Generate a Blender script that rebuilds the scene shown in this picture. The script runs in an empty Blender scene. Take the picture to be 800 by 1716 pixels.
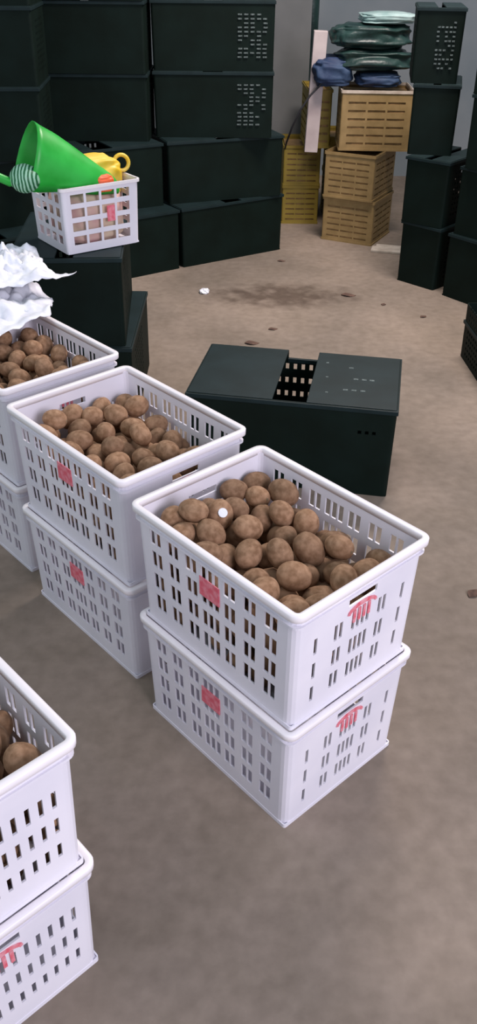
import bpy, bmesh, math, random
from mathutils import Vector, Matrix, noise
import numpy as np
random.seed(7)
S = bpy.context.scene
COL = S.collection
# ------------------------------------------------------------------ camera
F, PITCH, ROLL, CH = 1431.5, 0.5903, 0.01097, 1.5856
fwd = Vector((0, math.cos(PITCH), -math.sin(PITCH))); rt = Vector((1, 0, 0)); up = rt.cross(fwd)
r2 = rt*math.cos(ROLL)+up*math.sin(ROLL); u2 = -rt*math.sin(ROLL)+up*math.cos(ROLL)
cam = bpy.data.cameras.new('camera'); co = bpy.data.objects.new('camera', cam); COL.objects.link(co)
M = Matrix((r2, u2, -fwd)).transposed().to_4x4(); M.translation = (0, 0, CH); co.matrix_world = M
cam.sensor_fit = 'VERTICAL'; cam.sensor_height = 36; cam.lens = F/1716*36; cam.clip_start = .05
S.camera = co
# ------------------------------------------------------------------ light
w = bpy.data.worlds.new('world'); S.world = w; w.use_nodes = True
w.node_tree.nodes['Background'].inputs[0].default_value = (.76, .88, 1.0, 1)
w.node_tree.nodes['Background'].inputs[1].default_value = .40
def area(name, loc, target, size, power, colr, sy=None):
    l = bpy.data.lights.new(name, 'AREA'); l.energy = power; l.color = colr; l.size = size
    if sy: l.shape = 'RECTANGLE'; l.size_y = sy
    o = bpy.data.objects.new(name, l); COL.objects.link(o); o.location = loc
    o.rotation_euler = (Vector(target)-Vector(loc)).to_track_quat('-Z', 'Y').to_euler()
area('ceiling_light', (.9, 4.3, 3.2), (.7, 3.9, 0), 1.2, 84, (1, .88, .82), .5)
area('door_daylight', (2.3, -1.5, 2.3), (-.1, 1.5, .3), 1.8, 94, (.92, .87, 1.0), 1.8)
area('side_daylight', (-2.5, 1.2, 2.4), (0, 1.8, .3), 1.4, 7, (.85, 1.0, .98), 1.0)
S.view_settings.view_transform = 'Standard'; S.view_settings.look = 'None'
S.view_settings.gamma = 1; S.view_settings.use_curve_mapping = False; S.view_settings.exposure = .55

# ------------------------------------------------------------------ materials
def srgb(*c): return tuple((x/255/12.92 if x/255 < .04045 else ((x/255+.055)/1.055)**2.4) for x in c)+(1,)
def mat(name, c1, c2=None, scale=8, rough=.6, bump=0, bscale=60, detail=4, objrand=0, spec=.5, trans=0, lo=.35, hi=.65):
    m = bpy.data.materials.new(name); m.use_nodes = True; nt = m.node_tree; N = nt.nodes; Lk = nt.links
    b = N['Principled BSDF']; b.inputs['Roughness'].default_value = rough; b.inputs['Specular IOR Level'].default_value = spec
    tc = N.new('ShaderNodeTexCoord')
    n = N.new('ShaderNodeTexNoise'); n.inputs['Scale'].default_value = scale; n.inputs['Detail'].default_value = detail
    Lk.new(tc.outputs['Object'], n.inputs['Vector'])
    r = N.new('ShaderNodeValToRGB'); r.color_ramp.elements[0].position = lo; r.color_ramp.elements[1].position = hi
    r.color_ramp.elements[0].color = c1; r.color_ramp.elements[1].color = c2 or c1
    Lk.new(n.outputs['Fac'], r.inputs[0]); out = r.outputs[0]
    if objrand:
        oi = N.new('ShaderNodeObjectInfo'); hs = N.new('ShaderNodeHueSaturation')
        mr = N.new('ShaderNodeMapRange'); mr.inputs[3].default_value = 1-objrand; mr.inputs[4].default_value = 1+objrand
        Lk.new(oi.outputs['Random'], mr.inputs[0]); Lk.new(mr.outputs[0], hs.inputs['Value']); Lk.new(out, hs.inputs['Color'])
        out = hs.outputs[0]
    Lk.new(out, b.inputs['Base Color'])
    if trans: b.inputs['Transmission Weight'].default_value = trans
    if bump:
        n2 = N.new('ShaderNodeTexNoise'); n2.inputs['Scale'].default_value = bscale; n2.inputs['Detail'].default_value = 3
        Lk.new(tc.outputs['Object'], n2.inputs['Vector'])
        bp = N.new('ShaderNodeBump'); bp.inputs['Strength'].default_value = bump; bp.inputs['Distance'].default_value = .01
        Lk.new(n2.outputs['Fac'], bp.inputs['Height']); Lk.new(bp.outputs[0], b.inputs['Normal'])
    return m
MW = mat('white_plastic', srgb(222, 218, 228), srgb(234, 229, 237), 5, .42)
MRIM = mat('rim_plastic', srgb(236, 229, 232), srgb(243, 236, 237), 6, .38)
MLAB = mat('red_label', srgb(222, 92, 110), srgb(232, 140, 152), 90, .5)
MLAB2 = mat('pale_red_label', srgb(216, 92, 108), srgb(222, 150, 160), 90, .5)
MK = mat('kiwi_skin', srgb(124, 92, 67), srgb(158, 124, 97), 2.2, .85, .03, 60, 4, .24, .3)
MKP = mat('kiwi_end', srgb(70, 50, 35), srgb(160, 140, 110), 200, .9)
MB = mat('black_plastic', srgb(8, 20, 15), srgb(12, 26, 22), 6, .65, .03, 80, spec=.13)
MBL = mat('lid_plastic', srgb(19, 33, 34), srgb(25, 40, 42), 9, .55, spec=.2)
MLIGHTCHALK = mat('slot_light_and_chalk', srgb(50, 60, 60), srgb(104, 116, 114), 120, .8)  # pale tone painted for light through crate slots; also the chalk marks
MY = mat('yellow_plastic', srgb(126, 108, 34), srgb(150, 128, 48), 6, .6)
MYT = mat('tan_plastic', srgb(134, 110, 68), srgb(152, 126, 82), 14, .6)
MYC = mat('straw_contents', srgb(116, 92, 58), srgb(150, 118, 78), 18, .9, .3, 60)
MGR = mat('pillar_paint', srgb(96, 98, 98), srgb(110, 111, 111), 3, .8)
MWALL = mat('wall_paint', srgb(120, 130, 136), srgb(142, 148, 152), 1.4, .9)
MPOST = mat('post_paint', srgb(170, 156, 156), srgb(196, 184, 182), 6, .7)
MGREEN = mat('green_plastic', srgb(16, 150, 40), srgb(44, 178, 66), 9, .4)
MYB = mat('yellow_bag', srgb(220, 180, 30), srgb(232, 200, 90), 14, .5)
MOR = mat('orange_plastic', srgb(226, 84, 34), srgb(236, 110, 60), 10, .5)
MSH = mat('white_film', srgb(222, 222, 232), srgb(240, 240, 246), 20, .35)
MBLUE = mat('blue_sacking', srgb(26, 44, 78), srgb(46, 68, 98), 9, .7, .3, 40)
MTARP = mat('green_tarp', srgb(16, 38, 38), srgb(36, 62, 58), 10, .4, .3, 30)
MCY = mat('pale_film', srgb(128, 158, 156), srgb(170, 192, 190), 10, .4)
MLEAF = mat('dry_leaf', srgb(72, 52, 44), srgb(98, 74, 62), 60, .9)
MCABLE = mat('black_rubber', srgb(34, 34, 38), srgb(44, 44, 48), 9, .6)
MTAPE = mat('striped_roll', srgb(16, 92, 52), srgb(150, 196, 168), 9, .5)
MBOARD = mat('pale_board', srgb(180, 165, 150), srgb(205, 192, 178), 20, .8)
# striped roll: a wave pattern
nt = MTAPE.node_tree; wv = nt.nodes.new('ShaderNodeTexWave'); wv.inputs['Scale'].default_value = 28; wv.inputs['Distortion'].default_value = 3
rp = [n for n in nt.nodes if n.type == 'VALTORGB'][0]; nt.links.new(wv.outputs['Fac'], rp.inputs[0])
nt.links.new([n for n in nt.nodes if n.type == 'TEX_COORD'][0].outputs['Object'], wv.inputs['Vector'])

def floor_mat():
    m = bpy.data.materials.new('concrete'); m.use_nodes = True; nt = m.node_tree; N = nt.nodes; L = nt.links
    b = N['Principled BSDF']; b.inputs['Roughness'].default_value = .78; b.inputs['Specular IOR Level'].default_value = .35
    tc = N.new('ShaderNodeTexCoord')
    def nz(sc, det, lo, hi, c1, c2, dist=0):
        n = N.new('ShaderNodeTexNoise'); n.inputs['Scale'].default_value = sc; n.inputs['Detail'].default_value = det
        n.inputs['Distortion'].default_value = dist
        r = N.new('ShaderNodeValToRGB'); r.color_ramp.elements[0].position = lo; r.color_ramp.elements[1].position = hi
        r.color_ramp.elements[0].color = c1; r.color_ramp.elements[1].color = c2
        L.new(tc.outputs['Object'], n.inputs['Vector']); L.new(n.outputs['Fac'], r.inputs[0]); return r.outputs[0]
    base = nz(1.1, 5, .35, .68, srgb(122, 110, 99), srgb(152, 136, 122), .4)
    fine = nz(26, 8, .3, .7, (.84, .83, .82, 1), (1.06, 1.06, 1.06, 1))
    mid = nz(5, 6, .35, .7, (.9, .895, .88, 1), (1.04, 1.04, 1.05, 1), .6)
    def mul(a, bb, fac=1):
        x = N.new('ShaderNodeMix'); x.data_type = 'RGBA'; x.blend_type = 'MULTIPLY'; x.inputs[0].default_value = fac
        L.new(a, x.inputs[6]); L.new(bb, x.inputs[7]); return x.outputs[2]
    c = mul(mul(base, fine), mid)
    # soil trodden in around one patch of the floor
    g = N.new('ShaderNodeMapping'); g.inputs['Location'].default_value = (-.30, -4.50*1.0, 0)
    gm = N.new('ShaderNodeTexGradient'); gm.gradient_type = 'SPHERICAL'
    g.inputs['Location'].default_value = (-.22/.75, -4.46/.36, 0); g.inputs['Scale'].default_value = (1/.75, 1/.36, 1)
    L.new(tc.outputs['Object'], g.inputs['Vector']); L.new(g.outputs[0], gm.inputs[0])
    n = N.new('ShaderNodeTexNoise'); n.inputs['Scale'].default_value = 11; n.inputs['Detail'].default_value = 7
    L.new(tc.outputs['Object'], n.inputs['Vector'])
    mm = N.new('ShaderNodeMath'); mm.operation = 'MULTIPLY'; L.new(gm.outputs[1], mm.inputs[0]); L.new(n.outputs['Fac'], mm.inputs[1])
    r = N.new('ShaderNodeValToRGB'); r.color_ramp.elements[0].position = .17; r.color_ramp.elements[1].position = .42
    r.color_ramp.elements[0].color = (1, 1, 1, 1); r.color_ramp.elements[1].color = (.42, .38, .36, 1)
    L.new(mm.outputs[0], r.inputs[0]); c = mul(c, r.outputs[0])
    L.new(c, b.inputs['Base Color'])
    n2 = N.new('ShaderNodeTexNoise'); n2.inputs['Scale'].default_value = 45; n2.inputs['Detail'].default_value = 6
    L.new(tc.outputs['Object'], n2.inputs['Vector'])
    bp = N.new('ShaderNodeBump'); bp.inputs['Strength'].default_value = .25; bp.inputs['Distance'].default_value = .004
    L.new(n2.outputs['Fac'], bp.inputs['Height']); L.new(bp.outputs[0], b.inputs['Normal'])
    return m
MFLOOR = floor_mat()

# ------------------------------------------------------------------ helpers
def link(name, bm, m, parent=None, smooth=False, rot=None):
    me = bpy.data.meshes.new(name); bmesh.ops.recalc_face_normals(bm, faces=bm.faces); bm.to_mesh(me); bm.free()
    ms = m if isinstance(m, (list, tuple)) else [m]
    for x in ms: me.materials.append(x)
    if smooth:
        for p in me.polygons: p.use_smooth = True
    o = bpy.data.objects.new(name, me); COL.objects.link(o)
    if parent: o.parent = parent
    return o
def tag(o, label, cat, group=None, kind=None):
    o['label'] = label; o['category'] = cat
    if group: o['group'] = group
    if kind: o['kind'] = kind
    return o
def empty(name, loc, rz, label, cat, group=None):
    o = bpy.data.objects.new(name, None); COL.objects.link(o); o.location = loc; o.rotation_euler = (0, 0, rz)
    o.empty_display_size = .05
    return tag(o, label, cat, group)
def box(bm, x0, x1, y0, y1, z0, z1, bev=0):
    r = bmesh.ops.create_cube(bm, size=1); vs = r['verts']
    for v in vs: v.co = Vector(((x0+x1)/2+v.co.x*(x1-x0), (y0+y1)/2+v.co.y*(y1-y0), (z0+z1)/2+v.co.z*(z1-z0)))
    if bev:
        es = {e for v in vs for e in v.link_edges}
        bmesh.ops.bevel(bm, geom=list(es), offset=bev, segments=2, affect='EDGES', profile=.6)
def tube(bm, pts, rad, seg=10, closed=False):
    rings = []
    n = len(pts)
    for i, p in enumerate(pts):
        p = Vector(p); a = Vector(pts[max(0, i-1)]); b = Vector(pts[min(n-1, i+1)])
        t = (b-a).normalized(); s = t.orthogonal().normalized() if abs(t.z) > .9 else t.cross(Vector((0, 0, 1))).normalized(); q = t.cross(s)
        rr = rad[i] if isinstance(rad, (list, tuple)) else rad
        rings.append([bm.verts.new(p+(s*math.cos(k*2*math.pi/seg)+q*math.sin(k*2*math.pi/seg))*rr) for k in range(seg)])
    for a, b in zip(rings, rings[1:]):
        for k in range(seg): bm.faces.new((a[k], a[(k+1) % seg], b[(k+1) % seg], b[k]))
    bm.faces.new(rings[0]); bm.faces.new(rings[-1])
def loopst(W, L, R, faces, seg=4):
    """stations round a rounded rectangle; faces = four lists of straight-run coordinates (metres from face start)"""
    st = []
    # face 0: y=0 going +x ; 1: x=W going +y ; 2: y=L going -x ; 3: x=0 going -y
    defs = [((0, 0), (1, 0), (0, -1), W), ((W, 0), (0, 1), (1, 0), L), ((W, L), (-1, 0), (0, 1), W), ((0, L), (0, -1), (-1, 0), L)]
    for i, (c, d, n, ln) in enumerate(defs):
        us = [R]+[u for u in faces[i] if R < u < ln-R]+[ln-R]
        for u in us: st.append((c[0]+d[0]*u, c[1]+d[1]*u, n[0], n[1], i, u))
        c2, d2, n2, _ = defs[(i+1) % 4]
        cx = c2[0]-d[0]*R+d2[0]*R; cy = c2[1]-d[1]*R+d2[1]*R
        for k in range(1, seg):
            a = k/seg*math.pi/2
            nx = n[0]*math.cos(a)+n2[0]*math.sin(a); ny = n[1]*math.cos(a)+n2[1]*math.sin(a)
            st.append((cx+nx*R, cy+ny*R, nx, ny, -1, 0))
    return st
def perforated(bm, W, L, H, R, faces, zs, hole, inset, th, bottom=True):
    """wall loop with real openings; hole(face,uc,zc)->bool ; inset(z)->metres"""
    st = loopst(W, L, R, faces); n = len(st); V = {}
    def vert(i, j, s):
        k = (i % n, j, s)
        if k not in V:
            x, y, nx, ny, f, u = st[i % n]; z = zs[j]; d = inset(z)
            # taper shrinks toward the centre
            fx = (W-2*d)/W; fy = (L-2*d)/L
            px = W/2+(x-W/2)*fx-nx*(th if s else 0); py = L/2+(y-L/2)*fy-ny*(th if s else 0)
            V[k] = bm.verts.new((px, py, z))
        return V[k]
    solid = {}
    for i in range(n):
        a = st[i]; b = st[(i+1) % n]
        for j in range(len(zs)-1):
            zc = (zs[j]+zs[j+1])/2
            solid[i, j] = not (a[4] >= 0 and a[4] == b[4] and hole(a[4], (a[5]+b[5])/2, zc))
    for (i, j), s in solid.items():
        if not s: continue
        for side in (0, 1):
            q = [vert(i, j, side), vert(i+1, j, side), vert(i+1, j+1, side), vert(i, j+1, side)]
            bm.faces.new(q if side == 0 else q[::-1])
        for (di, dj, e) in ((-1, 0, ((i, j), (i, j+1))), (1, 0, ((i+1, j), (i+1, j+1))), (0, -1, ((i, j), (i+1, j))), (0, 1, ((i, j+1), (i+1, j+1)))):
            nb = ((i+di) % n, j+dj)
            if not solid.get(nb, False):
                bm.faces.new((vert(*e[0], 0), vert(*e[1], 0), vert(*e[1], 1), vert(*e[0], 1)))
    if bottom:
        d = inset(0)+th*.5
        box(bm, d, W-d, d, L-d, zs[0], zs[0]+.006)
def ring(bm, W, L, R, prof, seg=5):
    """sweep profile [(outset, z)...] (closed) round a rounded rectangle"""
    st = loopst(W, L, R, [[], [], [], []], seg); n = len(st)
    rows = [[bm.verts.new((s[0]+s[2]*o, s[1]+s[3]*o, z)) for (o, z) in prof] for s in st]
    m = len(prof)
    for i in range(n):
        a = rows[i]; b = rows[(i+1) % n]
        for k in range(m): bm.faces.new((a[k], b[k], b[(k+1) % m], a[(k+1) % m]))

# ------------------------------------------------------------------ setting
def plane_struct(name, x0, x1, y0, y1, z0, z1, m):
    bm = bmesh.new(); box(bm, x0, x1, y0, y1, z0, z1); o = link(name, bm, m); o['kind'] = 'structure'; return o
plane_struct('floor', -3.2, 3.4, -2.6, 7.3, -.1, 0, MFLOOR)
plane_struct('wall_back', -3.2, 3.4, 7.3, 7.5, -.1, 3.6, MWALL)
plane_struct('wall_right', 3.4, 3.6, 2.5, 7.5, -.1, 3.6, MWALL)
plane_struct('wall_left', -3.4, -3.2, 2.5, 7.5, -.1, 3.6, MWALL)
bm = bmesh.new(); box(bm, .138, .436, 6.32, 6.62, 0, 3.6, .008); o = link('trim_1', bm, MGR); o['kind'] = 'structure'

# ------------------------------------------------------------------ white crates
WW, WL, WH = .383, .5, .3034
def cols(groups, pitch, sw, gap, ln):
    """list of (u0,u1) slots"""
    n = len(groups); out = []
    cs = [ln/2+(i-(n-1)/2)*pitch for i in range(n)]
    for c, g in zip(cs, groups):
        wd = g*sw+(g-1)*gap
        for k in range(g): out.append((c-wd/2+k*(sw+gap), c-wd/2+k*(sw+gap)+sw))
    return out
def short_label(parent, y, face_sign, zc, xc, inset):
    """little red arch badge with short bars under it"""
    bm = bmesh.new(); n = 10; yo = y+face_sign*.0022; w_, r1, r0 = .042, .018, .011
    fr = []
    for k in range(n+1):
        a = math.pi*k/n; fr.append(((xc+math.cos(a)*w_, zc+math.sin(a)*r1), (xc+math.cos(a)*(w_-.006), zc+math.sin(a)*r0-.002)))
    V = [[[bm.verts.new((p[0], yy, p[1])) for p in q] for q in fr] for yy in (y, yo)]
    for k in range(n):
        for l in (0, 1):
            A = V[l]; bm.faces.new((A[k][0], A[k+1][0], A[k+1][1], A[k][1]))
        for e in (0, 1): bm.faces.new((V[0][k][e], V[0][k+1][e], V[1][k+1][e], V[1][k][e]))
    for q in (-.022, -.008, .006, .02): box(bm, xc+q-.0035, xc+q+.0035, min(y, yo), max(y, yo), zc-.026, zc+.004)
    link('label', bm, MLAB2, parent)
def white_crate(loc, yaw, label, style='paired', red=True):
    t = empty('fruit_crate', loc, yaw, label, 'crate', 'white plastic fruit crates')
    W, L, H = WW, WL, WH; R = .022
    if style == 'paired':
        lc = cols([2, 2, 2, 3, 2, 2, 2], .0605, .0155, .0045, L); sc = cols([1, 2, 4, 2, 1], .067, .0085, .0065, W)
        srows = [(.575, .71), (.365, .50), (.16, .29)]
    else:
        lc = cols([2]*7, .0605, .0135, .0055, L); sc = cols([1]*13, .0245, .0085, 0, W)
        srows = [(.585, .71), (.385, .50), (.185, .29)]
    lrows = [(.745, .88), (.55, .685), (.355, .49), (.16, .295)]
    hz = (.80, .855); hu = (W/2-.042, W/2+.042)
    zr = sorted({0, .018, H-.012}|{round(a*H, 5) for r in lrows+srows+[hz] for a in r})
    lu = sorted({round(a, 5) for s in lc for a in s}); su = sorted({round(a, 5) for s in sc for a in s}|set(hu))
    lu3 = sorted(round(L-a, 5) for a in lu); su2 = sorted(round(W-a, 5) for a in su)
    def hole(f, u, z):
        zf = z/H
        if f in (1, 3):
            if f == 3: u = L-u
            return any(a < u < b for a, b in lc) and any(a < zf < b for a, b in lrows)
        if f == 2: u = W-u
        if hz[0] < zf < hz[1] and hu[0] < u < hu[1]: return True
        return any(a < u < b for a, b in sc) and any(a < zf < b for a, b in srows)
    ins = lambda z: .017-.008*z/H
    bm = bmesh.new(); perforated(bm, W, L, H, R, [su, lu, su2, lu3], zr, hole, ins, .004)
    body = link('body', bm, MW, t)
    # foot band and stiffening ribs under the rim
    bm = bmesh.new()
    ring(bm, W, L, R, [(-.0185, 0), (-.0158, 0), (-.0158, .010), (-.0185, .010)])
    ring(bm, W, L, R, [(-.0125, H-.036), (-.0055, H-.036), (-.0055, H-.031), (-.0125, H-.031)])
    link('rib', bm, MW, t)
    bm = bmesh.new()
    ring(bm, W, L, R, [(-.0145, H-.016), (-.009, H-.016), (-.006, H-.009), (-.0015, H-.016), (.0, H-.0145), (.0005, H-.002), (-.001, H-.0002), (-.0125, H-.0002), (-.0145, H-.002)])
    link('rim', bm, MRIM, t, True)
    if red:
        zc = .66*H; xi = ins(zc)
        bm = bmesh.new(); u = L/2
        bw = .030
        box(bm, xi-.0025, xi-.0003, u-bw, u+bw, zc-.012, zc+.034, .0006)
        link('label', bm, MLAB, t)
        zz = .735*H; short_label(t, ins(zz)-.0005, -1, zz, W/2, 0)
    return t
# ---- kiwifruit -----------------------------------------------------
def kiwi_mesh(name, k, seg=20, ringn=12):
    bm = bmesh.new(); bmesh.ops.create_uvsphere(bm, u_segments=seg, v_segments=ringn, radius=1)
    off = Vector((k*7.1, 3.3, k))
    for v in bm.verts:
        p = v.co.copy(); f = 1+.035*noise.noise(p*1.3+off)
        dimple = .07*math.exp(-((1-abs(p.z))/.02)) if p.z > 0 else .02*math.exp(-((1-abs(p.z))/.02))
        v.co = Vector((p.x*f*.95, p.y*f*.95*(.93+.02*k), p.z*(1.14+.05*k)*f-math.copysign(dimple, p.z)))
    me = bpy.data.meshes.new(name); bm.to_mesh(me); bm.free(); me.materials.append(MK)
    for p in me.polygons: p.use_smooth = True
    return me
def stem_mesh():
    bm = bmesh.new(); bmesh.ops.create_cone(bm, segments=9, radius1=.13, radius2=.09, depth=.06, cap_ends=True)
    for v in bm.verts: v.co.z += 1.08
    me = bpy.data.meshes.new('stem_end'); bm.to_mesh(me); bm.free(); me.materials.append(MKP); return me
KM = [kiwi_mesh('kiwifruit', k) for k in range(3)]; KS = stem_mesh()
def drop(seed, W, L, zf, r0=.0295, cand=26):
    """let round fruits settle one by one in a W x L bin until the heap reaches zf(x,y)"""
    rng = np.random.RandomState(seed); P = np.zeros((0, 4)); miss = 0
    while miss < 25 and len(P) < 420:
        r = r0*rng.uniform(.92, 1.12); best = None
        for _ in range(cand):
            x = rng.uniform(r, W-r); y = rng.uniform(r, L-r); z = r
            if len(P):
                d2 = (P[:, 0]-x)**2+(P[:, 1]-y)**2; s = (P[:, 3]+r)*.97; ok = d2 < s*s
                if ok.any(): z = max(z, (P[ok, 2]+np.sqrt(s[ok]**2-d2[ok])).max())
            if z < zf(x, y)-r and (best is None or z < best[2]): best = (x, y, z, r)
        if best is None: miss += 1; continue
        miss = 0; P = np.vstack([P, best])
    return P
def fill(origin, yaw, zbase, zf, seed, where, shown=True, extra=None):
    c, s = math.cos(yaw), math.sin(yaw); m = .017
    P = drop(seed, WW-2*m, WL-2*m, zf); rng = random.Random(seed)
    low = bmesh.new(); n = 0; MADE = []
    for i, (x, y, z, r) in enumerate(P):
        gx = origin[0]+c*(x+m)-s*(y+m); gy = origin[1]+s*(x+m)+c*(y+m); gz = zbase+.007+z
        over = ((P[:, 0]-x)**2+(P[:, 1]-y)**2 < (1.0*r)**2) & (P[:, 2] > z+.4*r)
        top = z > zf(x, y)-.10
        rot = (rng.uniform(0, 6.28), rng.uniform(0, 6.28), rng.uniform(0, 6.28))
        if shown and top and not over.any():
            o = bpy.data.objects.new('kiwifruit', KM[i % 3]); COL.objects.link(o)
            o.location = (gx, gy, gz); o.scale = (r, r, r); o.rotation_euler = rot
            MADE.append(o)
            tag(o, 'brown fuzzy kiwifruit heaped in '+where, 'kiwifruit', 'kiwifruit in '+where); n += 1
            if n % 2 == 0:
                q = bpy.data.objects.new('stem_end', KS); COL.objects.link(q); q.parent = o
        else:
            bb = bmesh.ops.create_icosphere(low, subdivisions=2, radius=r)
            for v in bb['verts']: v.co += Vector((gx, gy, gz))
    o = link('kiwifruit_heap', low, MK, None, True)
    tag(o, 'deeper layers of brown kiwifruit packed inside '+where, 'kiwifruit', None, 'stuff')
    global LAST
    LAST = MADE[:]
    print('KIWI', where, n, len(P))
AY, BY, CY_ = .738, .743, .7546
stacks = [((.1046, 1.1236), AY, 'paired'), ((-.2576, 1.564), BY, 'paired'), ((-.62, 2.006), BY, 'paired'), ((-.985, 2.45), BY, 'paired'), ((-.507, .596), CY_, 'even')]
pos = ['nearest the middle of the photo', 'directly behind the centre one', 'third in the row, cut by the left edge', 'fourth in the row under the crumpled film', 'in the bottom left corner']
tops = ['white slotted plastic crate heaped with kiwifruit, top of the stack in the centre foreground',
        'white slotted crate of kiwifruit, top of the stack second in the row',
        'white crate of kiwifruit cut by the left edge, in front of the crumpled film',
        'white crate under the crumpled white film at the far end of the row',
        'white crate of kiwifruit at bottom left, top of the nearest stack']
bots = ['white slotted crate on the floor, carrying the kiwifruit crate in the centre foreground',
        'white slotted crate on the floor, lower one of the second stack in the row',
        'white slotted crate on the floor at the left edge, under the third kiwifruit crate',
        'white crate on the floor at the far end of the row, below the film-covered one',
        'white crate on the floor in the bottom left corner, with black handle slot']
for (p, yw, st), a, b in zip(stacks, tops, bots):
    white_crate((p[0], p[1], 0), yw, b, st); white_crate((p[0], p[1], WH), yw, a, st)
def zfA(x, y): return .272+.030*math.exp(-((x-.05)**2+(y-.38)**2)/.012)+.02*math.exp(-((x-.27)**2+(y-.38)**2)/.008)+.016*math.exp(-((x-.06)**2+(y-.08)**2)/.01)-.022*math.exp(-((x-.32)**2+(y-.18)**2)/.01)+.012*math.sin(x*23+y*17)
def zfB(x, y): return .270+.02*math.exp(-((x-.22)**2+(y-.36)**2)/.01)-.03*max(0, (x-.24)/.1)+.010*math.sin(x*31+y*13)
def zfD(x, y): return .266+.010*math.sin(x*27+y*19)
fill(stacks[0][0], AY, WH, zfA, 3, 'the centre foreground crate')
def single_out(px, py, label, mark=False):
    def d(o):
        v = o.location-Vector((0, 0, CH)); z = v.dot(fwd); return (400+F*v.dot(r2)/z-px)**2+(858-F*v.dot(u2)/z-py)**2
    o = min([q for q in LAST if 'done' not in q], key=d); o['label'] = label; o['done'] = 1
    if mark:
        bm = bmesh.new(); bmesh.ops.create_cone(bm, segments=14, radius1=.34, radius2=.32, depth=.03, cap_ends=True)
        for v in bm.verts:
            v.co.z += 1.06-.42*(v.co.x**2+v.co.y**2)
        q = link('sticker', bm, MSH, o); n = Vector((0, -.75, .66)); R_ = n.to_track_quat('Z', 'Y').to_matrix().to_4x4()
        o.rotation_euler = (0, 0, .3); q.matrix_parent_inverse = Matrix.Identity(4); q.rotation_euler = R_.to_euler(); q.location = Vector((0, -.02, .0)); q['label'] = 'small white sticker'
    del o['group']
single_out(372, 852, 'kiwifruit with a small white sticker near the left side of the centre crate', True)
single_out(500, 985, 'large kiwifruit nearest the front corner of the centre foreground crate')
single_out(420, 790, 'kiwifruit highest up against the back corner of the centre foreground crate')
single_out(618, 925, 'kiwifruit furthest right in the centre foreground crate')
single_out(318, 850, 'kiwifruit furthest left in the centre foreground crate, below the rear handle slot')
for q in LAST:
    if 'done' in q: del q['done']
fill(stacks[1][0], BY, WH, zfB, 5, 'the second crate of the row')
fill(stacks[2][0], BY, WH, zfD, 8, 'the third crate of the row')
fill(stacks[4][0], CY_, WH, lambda x, y: .275+.008*math.sin(x*30)+.015*math.exp(-((x-.33)**2+(y-.1)**2)/.01), 11, 'the bottom left crate')

# ------------------------------------------------------------------ black crates
def black_crate(loc, yaw, label, L=.70, W=.43, H=.33, grid='long', group='black plastic crates'):
    """origin = front left corner, x along the long front face"""
    t = empty('black_crate', loc, yaw, label, 'crate', group); R = .014
    g0, g1 = L*.415, L*.575; Hn = H-.034
    # openings: dotted patch near the right end of the long faces, grids on the short ends
    patch = [L*.76+k*.024 for k in range(5)]
    lh = [(u, u+.012) for u in patch]; sh = [(W*.2+k*.03, W*.2+k*.03+.014) for k in range(9)]
    back = [(g0-.10+k*.03, g0-.10+k*.03+.013) for k in range(10)]
    zrow = [(H*.16+k*.026, H*.16+k*.026+.012) for k in range(9)]
    brow = [(H*.28+k*.055, H*.28+k*.055+.022) for k in range(4)]
    zs = sorted({0, .02, round(Hn, 5), H-.0005}|{round(a, 5) for r in zrow+brow for a in r})
    f0 = sorted({round(a, 5) for s in (lh if grid != 'dots' else lh) for a in s})
    f1 = sorted({round(a, 5) for s in sh for a in s})
    f2 = sorted({round(L-a, 5) for s in back for a in s}|{round(L-g0, 5), round(L-g1, 5)}); f3 = sorted(round(W-a, 5) for a in f1)
    def hole(f, u, z):
        if f == 0:
            if grid == 'dots': return any(a < u < b for a, b in lh[2:5]) and any(a < z < b for a, b in zrow[7:8])
            if grid in ('plain', 'long'): return False
            return any(a < u < b for a, b in lh) and any(a < z < b for a, b in zrow)
        if f == 2:
            u = L-u
            if g0 < u < g1 and z > Hn: return True
            return any(a < u < b for a, b in back) and any(a < z < b for a, b in brow)
        if f == 3: u = W-u
        return any(a < u < b for a, b in sh) and any(a < z < b for a, b in zrow)
    bm = bmesh.new(); perforated(bm, L, W, H, R, [f0, f1, f2, f3], zs, hole, lambda z: .007-.003*z/H, .004)
    link('body', bm, MB, t)
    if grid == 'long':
        # light through the end patch's slots, painted as raised pale dashes
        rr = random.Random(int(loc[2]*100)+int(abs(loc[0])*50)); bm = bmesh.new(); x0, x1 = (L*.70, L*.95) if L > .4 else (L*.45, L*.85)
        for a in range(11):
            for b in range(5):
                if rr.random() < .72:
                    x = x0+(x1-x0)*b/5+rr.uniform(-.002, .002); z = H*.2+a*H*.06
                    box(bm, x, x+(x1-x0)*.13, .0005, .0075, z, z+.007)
        link('painted_slot_light', bm, MLIGHTCHALK, t)
    bm = bmesh.new()
    # moulded lip round the top (left open over the notch at the back)
    box(bm, .0, L, -.001, .012, H-.016, H-.001, .002)
    box(bm, .0, .012, .011, W, H-.016, H-.001, .002); box(bm, L-.012, L, .011, W, H-.016, H-.001, .002)
    box(bm, .011, g0, W-.012, W, H-.016, H-.001, .002); box(bm, g1, L-.011, W-.012, W, H-.016, H-.001, .002)
    box(bm, g0-.002, g1+.002, W-.014, W-.001, Hn-.012, Hn+.004, .002)
    link('rim', bm, MBL, t)
    for (a, b) in ((.006, g0), (g1, L-.006)):
        bm = bmesh.new(); box(bm, a, b, .008, W-.006, H-.006, H+.002, .002)
        link('lid_flap', bm, MBL, t)
    return t
K = black_crate((-.1836, 2.5855, 0), -.1777, 'black crate standing alone on the floor with a gap between its two lid flaps', .7066, .428, .330, 'dots')
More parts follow.
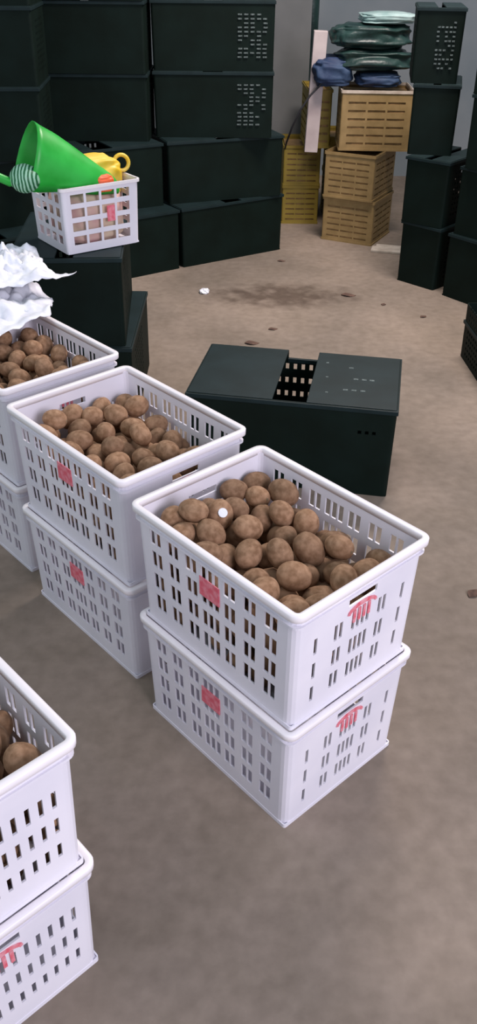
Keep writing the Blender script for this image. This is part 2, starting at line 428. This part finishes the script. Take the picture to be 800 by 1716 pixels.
# chalky marks on the lone crate's right flap
bm = bmesh.new(); rr = random.Random(4)
for row in range(3):
    for k in range(4):
        if rr.random() < .8:
            x = .52+k*.028+rr.uniform(-.004, .004); y = .12+row*.09
            box(bm, x, x+.016, y, y+.010, .3318, .3328)
for k in range(3): box(bm, .44+k*.01, .449+k*.01, .33-k*.12, .338-k*.12, .3318, .3328)
link('chalk_mark', bm, MLIGHTCHALK, K)
H = .3315
g2 = 'black crates stacked along the left'
# lower two rows of the long dark wall
c30 = math.radians
def from_right(x, y, deg, L=.70): a = c30(deg); return (x-L*math.cos(a), y-L*math.sin(a)), a
rows = [(0, .251, 5.282, 33, 'floor level, right end'), (0, -.345, 4.895, 35, 'floor level, second from the right'), (0, -.93, 4.48, 35, 'floor level, at the left edge'),
        (1, .240, 5.245, 21, 'second level, right end'), (1, -.43, 4.98, 30, 'second level, second from the right'), (1, -1.05, 4.60, 35, 'second level, at the left edge')]
for lv, x, y, dg, d in rows:
    (lx, ly), a = from_right(x, y, dg)
    black_crate((lx, ly, lv*H), a, 'black crate in the dark wall on the left, '+d, grid='plain')
for lv in (2, 3, 4):
    nm = {2: 'third level', 3: 'fourth level', 4: 'fifth level'}[lv]
    j = .012*(lv-3)
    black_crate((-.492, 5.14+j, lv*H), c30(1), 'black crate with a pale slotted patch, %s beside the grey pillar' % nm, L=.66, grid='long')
    black_crate((-1.163, 4.98-j, lv*H), c30(0.5), 'black crate in the dark wall on the left, middle column, %s' % nm, L=.66, grid='plain', W=.42)
    black_crate((-1.665, 4.44+j, lv*H), c30(4), 'black crate in the dark wall on the left, left column, %s' % nm, grid='plain')
# the pair that carries the basket
black_crate((-.80, 2.95, 0), c30(0), 'black crate on the floor below the white basket stand', L=.40, W=.62, grid='plain')
black_crate((-.815, 2.93, H), c30(4), 'black crate directly under the white basket', L=.40, W=.62, grid='plain')
# right hand stacks
for lv in range(4):
    nm = ['floor level', 'second level', 'third level', 'fourth level'][lv]
    sy = c30([-46, -40, -12, -8][lv])
    px = [(.868, 4.74), (.85, 4.72), (.852, 4.75), (.835, 4.77)][lv]
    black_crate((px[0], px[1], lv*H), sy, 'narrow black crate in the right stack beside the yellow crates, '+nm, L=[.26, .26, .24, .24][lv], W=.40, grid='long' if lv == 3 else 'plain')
    q = [(1.075, 4.50), (1.085, 4.49), (1.08, 4.44), (1.07, 4.44)][lv]
    black_crate((q[0], q[1], lv*H), c30([-52, -50, -45, -42][lv]), 'black crate in the column at the right edge, '+nm, grid='plain')
black_crate((1.03, 3.30, 0), c30(3), 'black crate mostly cut off by the right edge of the photo', L=.6, W=.4, H=.17, grid='plain')

# ------------------------------------------------------------------ yellow crates
def yellow_crate(loc, yaw, label, W=.33, D=.40, Hh=.265, full=True, m=None, mr=None):
    t = empty('yellow_crate', loc, yaw, label, 'crate', 'yellow slatted crates'); R = .01
    rowsz = [(Hh*.10+k*Hh*.135, Hh*.10+k*Hh*.135+Hh*.04) for k in range(6)]
    segs = [(W*.10+k*W*.275, W*.10+k*W*.275+W*.245) for k in range(3)]; sd = [(D*.09+k*D*.21, D*.09+k*D*.21+D*.18) for k in range(4)]
    zs = sorted({0, .01, Hh}|{round(a, 5) for r in rowsz for a in r})
    f0 = sorted({round(a, 5) for s in segs for a in s}); f1 = sorted({round(a, 5) for s in sd for a in s})
    def hole(f, u, z):
        if not any(a < z < b for a, b in rowsz): return False
        if f == 2: u = W-u
        if f == 3: u = D-u
        return any(a < u < b for a, b in (segs if f in (0, 2) else sd))
    bm = bmesh.new(); perforated(bm, W, D, Hh, R, [f0, f1, sorted(W-a for a in f0), sorted(D-a for a in f1)], zs, hole, lambda z: .005, .005)
    link('body', bm, m or MY, t)
    bm = bmesh.new(); ring(bm, W, D, R, [(-.012, Hh-.016), (0, Hh-.016), (0, Hh), (-.012, Hh)])
    foot = bmesh.new(); ring(foot, W, D, R, [(-.006, 0), (-.001, 0), (-.001, .012), (-.006, .012)])
    link('rim', bm, mr or m or MY, t); link('foot_band', foot, m or MY, t)
    if full:
        bm = bmesh.new(); box(bm, .0105, W-.0105, .0105, D-.0105, .008, Hh-.03, .004)
        bmesh.ops.subdivide_edges(bm, edges=bm.edges, cuts=5, use_grid_fill=True)
        for v in bm.verts: v.co += .004*noise.noise_vector(v.co*30)
        link('contents', bm, MYC, t)
    return t
YF = c30(-27)
yellow_crate((.502, 5.517, 0), YF, 'tan slatted crate on the floor, lower one of the front yellow stack', .345, .36, m=MYT)
yellow_crate((.495, 5.50, .266), YF, 'tan slatted crate second in the front stack of yellow crates', m=MYT)
yellow_crate((.575, 5.51, .532), c30(-2), 'tan slatted crate with a pale top edge, under the dark tarps', .43, .38, .33, m=MYT, mr=MBOARD)
yellow_crate((.395, 5.77, .493), c30(2), 'narrow yellow crate behind the pale post foot, upper left', .16, .4, .335)
yellow_crate((.262, 5.86, 0), c30(0), 'yellow crate on the floor left of the front stack, against the black crates', .25, .4, .245)
yellow_crate((.262, 5.86, .246), c30(0), 'yellow crate beside the black crates, upper one of the left stack', .25, .4, .245)
yellow_crate((.56, 5.95, 0), c30(0), 'yellow crate on the floor behind the front stack', .33, .4, .265)
yellow_crate((.56, 5.95, .266), c30(0), 'yellow crate behind the front stack, second level', .33, .4, .265)
# ------------------------------------------------------------------ tarps and sacks
def bundle(name, c, dims, m, label, cat, seed, rough=.28, rz=0, folds=6):
    bm = bmesh.new(); bmesh.ops.create_icosphere(bm, subdivisions=5, radius=1)
    off = Vector((seed*3.7, seed*1.3, 2.1))
    for v in bm.verts:
        p = v.co.copy(); q = Vector([math.copysign(abs(a)**.62, a) for a in p])
        n = noise.noise(Vector((p.x*1.5, p.y*1.5, p.z*folds*.5))+off)+.5*noise.noise(Vector((p.x*2.5, p.y*3, p.z*folds))+off)
        rdg = 1-abs(noise.noise(p*3.1+off))
        q *= 1+rough*.55*n+rough*.18*(rdg-.8)
        if q.z < -.93: q.z = -.93
        v.co = Vector((q.x*dims[0], q.y*dims[1], (q.z+.93)*dims[2]))
    o = link(name, bm, m, None, True); o.location = c; o.rotation_euler = (0, 0, rz); tag(o, label, cat); return o
bundle('blue_sack', (.53, 5.69, .864), (.118, .13, .082), MBLUE, 'crumpled blue sack lying on the upper yellow crates', 'sack', 2)
bundle('blue_sack', (.80, 5.69, .864), (.135, .14, .042), MBLUE, 'flattened blue sack beneath the dark green tarps', 'sack', 4)
bundle('folded_tarp', (.765, 5.69, .955), (.225, .14, .058), MTARP, 'dark green folded tarp in the middle of the pile on the yellow crates', 'tarp', 5, .30, 0, 5)
bundle('folded_tarp', (.74, 5.69, 1.066), (.225, .14, .068), MTARP, 'dark green folded tarp on top of the pile, under the pale film', 'tarp', 9, .34, 0, 5)
bundle('plastic_film', (.83, 5.69, 1.192), (.165, .13, .030), MCY, 'pale blue green plastic film lying on top of the dark tarps', 'film', 12, .2)
# ------------------------------------------------------------------ post, cable, pipe, board
bm = bmesh.new(); box(bm, -.040, .040, -.03, .03, 0, .66, .004)
o = link('pale_post', bm, MPOST); o.location = (.425, 5.68, .492); o.rotation_euler = (0, c30(2), 0); tag(o, 'pale narrow board standing on the yellow crates beside the grey pillar', 'board')
bm = bmesh.new(); tube(bm, [(.497+.0, 5.60, .95), (.45, 5.60, .87), (.40, 5.60, .82), (.345, 5.60, .74), (.30, 5.62, .64), (.272, 5.68, .54), (.268, 5.75, .494)], .006, 8)
tag(link('cable', bm, MCABLE, None, True), 'thin dark cable sagging across the pale board and grey pillar', 'cable')
bm = bmesh.new(); tube(bm, [(.475, 6.9, 0), (.475, 6.9, 1.2), (.475, 6.9, 3.0)], .05, 16)
tag(link('drain_pipe', bm, MTARP, None, True), 'dark vertical pipe behind the grey pillar', 'pipe')
bm = bmesh.new(); box(bm, -.13, .13, -.05, .05, 0, .014, .003); box(bm, -.11, .12, .055, .10, 0, .012, .003)
o = link('wooden_board', bm, MBOARD); o.location = (.93, 5.26, 0.0); o.rotation_euler = (0, 0, c30(-14)); tag(o, 'pale flat boards lying on the floor before the yellow crates', 'board')

# ------------------------------------------------------------------ white basket and what is in it
BX, BYW = (-.605, 2.955), c30(36)
bz = 2*H+.003
bt = empty('white_basket', (BX[0], BX[1], bz), BYW, 'small white slatted basket of green and yellow things on the black crates', 'basket')
bw, bl, bh = .305, .275, .222
rz_ = [(bh*.13+k*bh*.21, bh*.13+k*bh*.21+bh*.135) for k in range(4)]
sx = [(bw*.1+k*bw*.2, bw*.1+k*bw*.2+bw*.17) for k in range(4)]; sy_ = [(bl*.12+k*bl*.2, bl*.12+k*bl*.2+bl*.13) for k in range(4)]
zs = sorted({0, .006, bh}|{round(a, 5) for r in rz_ for a in r})
f0 = sorted(round(a, 5) for s in sx for a in s); f1 = sorted(round(a, 5) for s in sy_ for a in s)
def bhole(f, u, z):
    if not any(a < z < b for a, b in rz_): return False
    if f == 2: u = bw-u
    if f == 3: u = bl-u
    return any(a < u < b for a, b in (sx if f in (0, 2) else sy_))
bm = bmesh.new(); perforated(bm, bw, bl, bh, .014, [f0, f1, sorted(bw-a for a in f0), sorted(bl-a for a in f1)], zs, bhole, lambda z: .010-.006*z/bh, .003)
link('body', bm, MW, bt)
bm = bmesh.new(); ring(bm, bw, bl, .014, [(-.008, bh-.010), (.002, bh-.010), (.002, bh), (-.008, bh)]); link('rim', bm, MRIM, bt)
bm = bmesh.new(); box(bm, .17, .20, .003, .0055, bh*.42, bh*.66); link('label', bm, MLAB, bt)
def inb(x, y, z):
    c, s = math.cos(BYW), math.sin(BYW); return Vector((BX[0]+c*x-s*y, BX[1]+s*x+c*y, bz+z))
# pink / cream packets filling the basket behind its slats
MPK = mat('pink_cloth', srgb(196, 150, 150), srgb(206, 186, 160), 12, .8)
o = bundle('cloth_bundle', inb(bw/2, bl/2, .008), (.125, .112, .098), MPK, 'pale pink cloth bundle seen through the slats of the white basket', 'cloth', 21, .12, BYW)
# green plastic scoop: an open flaring trough
def scoop():
    bm = bmesh.new(); n = 16; m = 14; V = []
    for i in range(n+1):
        t = i/n; rad = .088*(1-t)**.75+.022; row = []
        for s in (0, .003):
            for k in range(m+1):
                a = math.pi*(-.12+1.24*k/m); rr = rad-s
                row.append(bm.verts.new((t*.30, math.cos(a)*rr*(1.0), math.sin(a)*rr*(1.0+.25*(1-t))+.01*noise.noise(Vector((t*4, a, 1))))))
        V.append(row)
    for i in range(n):
        for k in range(m):
            for o_ in (0, m+1): bm.faces.new((V[i][o_+k], V[i+1][o_+k], V[i+1][o_+k+1], V[i][o_+k+1]))
        for k in (0, m): bm.faces.new((V[i][k], V[i+1][k], V[i+1][m+1+k], V[i][m+1+k]))
    for i in (0, n):
        for k in range(m): bm.faces.new((V[i][k], V[i][k+1], V[i][m+2+k], V[i][m+1+k]))
    return bm
sc_ = empty('green_scoop', (-.725, 3.0, .955), 0, 'bright green flaring plastic scoop sticking out of the white basket', 'scoop')
o = link('bowl', scoop(), MGREEN, sc_, True)
sc_.rotation_euler = (c30(6), c30(19), c30(27)); sc_.scale = (1.12, .95, 1.05)
bm = bmesh.new(); tube(bm, [(-.005, -.06, -.03), (-.05, -.075, -.045), (-.11, -.07, -.035), (-.15, -.06, -.01)], [.010, .014, .013, .011], 10); link('handle', bm, MGREEN, sc_, True)
# striped roll
bm = bmesh.new(); bmesh.ops.create_uvsphere(bm, u_segments=24, v_segments=14, radius=.05)
for v in bm.verts: v.co.z *= .9; v.co *= 1+.05*noise.noise(v.co*60)
o = link('twine_ball', bm, MTAPE, None, True); o.location = (-.712, 2.925, .930); tag(o, 'dark green ball wound with pale stripes in front of the scoop', 'twine')
# yellow tray with cut side, orange lump, tape roll
yb = bundle('yellow_bag', inb(.195, .14, .14), (.095, .065, .075), MYB, 'bright yellow plastic bag standing in the white basket', 'bag', 31, .22, BYW)
bundle('orange_packet', inb(.18, .045, .185), (.04, .028, .03), MOR, 'small orange red packet in front of the yellow bag', 'packet', 33, .2, BYW)
def torus(R, r, n=24, m=10):
    bm = bmesh.new(); rows = [[bm.verts.new(((R+r*math.cos(b))*math.cos(a), (R+r*math.cos(b))*math.sin(a), r*1.5*math.sin(b))) for b in [k*2*math.pi/m for k in range(m)]] for a in [j*2*math.pi/n for j in range(n)]]
    for j in range(n):
        for k in range(m): bm.faces.new((rows[j][k], rows[(j+1) % n][k], rows[(j+1) % n][(k+1) % m], rows[j][(k+1) % m]))
    return bm
o = link('tape_roll', torus(.026, .007), MYB, None, True); o.location = inb(.30, .12, bh+.032); o.rotation_euler = (c30(75), 0, c30(20)); tag(o, 'roll of yellow tape at the right rim of the white basket', 'tape')

# ------------------------------------------------------------------ crumpled white film on the fourth crate
def film(name, pts, z0, amp, seed, label):
    """a crumpled sheet: irregular outline, folded heightfield with its own thickness"""
    bm = bmesh.new(); cx = sum(p[0] for p in pts)/len(pts); cy = sum(p[1] for p in pts)/len(pts)
    n, m = 96, 30; rows = []
    for j in range(m+1):
        t = j/m; row = []
        for i in range(n):
            a = i/n*len(pts); k = int(a); f = a-k; p = Vector(pts[k % len(pts)]).lerp(Vector(pts[(k+1) % len(pts)]), f)
            x = cx+(p[0]-cx)*t; y = cy+(p[1]-cy)*t
            q = Vector((x*9+seed, y*9, seed)); h = 1.1*(1-2*abs(noise.noise(q*.8)))*.6+.8*abs(noise.noise(q*2.1))+.45*abs(noise.noise(q*4.5))+.2*abs(noise.noise(q*9))
            h = max(h, .03)
            row.append(bm.verts.new((x+.010*noise.noise(q*3), y+.010*noise.noise(q*3+Vector((5, 5, 5))), z0+amp*h*(1-.55*t**3)+amp*.25*(1-t))))
        rows.append(row)
    for j in range(m):
        for i in range(n): 
            q = (rows[j][i], rows[j][(i+1) % n], rows[j+1][(i+1) % n], rows[j+1][i])
            bm.faces.new(q)
    bmesh.ops.remove_doubles(bm, verts=bm.verts, dist=.0004)
    o = link(name, bm, MSH, None, True); sm = o.modifiers.new('thick', 'SOLIDIFY'); sm.thickness = .0015; sm.offset = 1
    tag(o, label, 'plastic film', 'crumpled white film on the fourth crate'); return o
ft = 2*WH+.003
film('plastic_film', [(-.58, 2.50), (-.60, 2.66), (-.74, 2.86), (-.98, 3.02), (-1.24, 2.9), (-1.16, 2.6), (-.92, 2.32), (-.72, 2.34)], ft, .05, 3.1, 'crumpled white plastic film spread over the fourth crate, lowest layer')
film('plastic_film', [(-.535, 2.72), (-.64, 2.74), (-.70, 2.92), (-.86, 2.98), (-1.06, 2.94), (-1.02, 2.66), (-.80, 2.55), (-.64, 2.60)], ft+.065, .055, 8.4, 'crumpled white film with a corner pointing right, upper layer on the fourth crate')
# ------------------------------------------------------------------ floor litter
def leaf(x, y, s, rz, label):
    bm = bmesh.new(); n = 10; V = []
    for i in range(n+1):
        t = i/n; wd = math.sin(math.pi*t)**.8*.32
        V.append([bm.verts.new((t-.5, sgn*wd, .05+.12*math.sin(3*t)+.10*abs(sgn)*math.sin(5*t+1))) for sgn in (-1, 0, 1)])
    for i in range(n):
        for k in (0, 1): bm.faces.new((V[i][k], V[i+1][k], V[i+1][k+1], V[i][k+1]))
    bmesh.ops.scale(bm, vec=(s, s, s*.5), verts=bm.verts)
    bmesh.ops.solidify(bm, geom=bm.faces, thickness=.001)
    o = link('dry_leaf', bm, MLEAF); o.location = (x, y, .0); o.rotation_euler = (0, 0, rz); tag(o, label, 'leaf', 'scraps on the floor')
leaf(.055, 3.80, .07, .1, 'dark dry leaf on the floor just behind the lone black crate')
leaf(.58, 4.47, .08, .0, 'dark dry leaf on the bare floor towards the right stack')
leaf(.16, 3.98, .05, .3, 'tiny brown scrap on the floor behind the lone crate')
leaf(.75, 4.34, .04, 1.2, 'small brown scrap on the floor close to the right stack')
leaf(.93, 4.17, .045, .8, 'brown scrap on the floor in front of the right edge column')
leaf(.69, 1.95, .05, .9, 'dark scrap on the floor at the right edge beside the centre stack')
leaf(.24, 5.05, .05, .1, 'brown scrap on the floor before the left dark wall end')
bm = bmesh.new(); bmesh.ops.create_icosphere(bm, subdivisions=3, radius=.028)
for v in bm.verts: v.co *= 1+.35*noise.noise(v.co*60); v.co.z = max(v.co.z*.6, -.008)
o = link('paper_scrap', bm, MSH); o.location = (-.195, 4.49, .008); tag(o, 'crumpled white paper scrap on the floor by the left dark wall', 'paper')
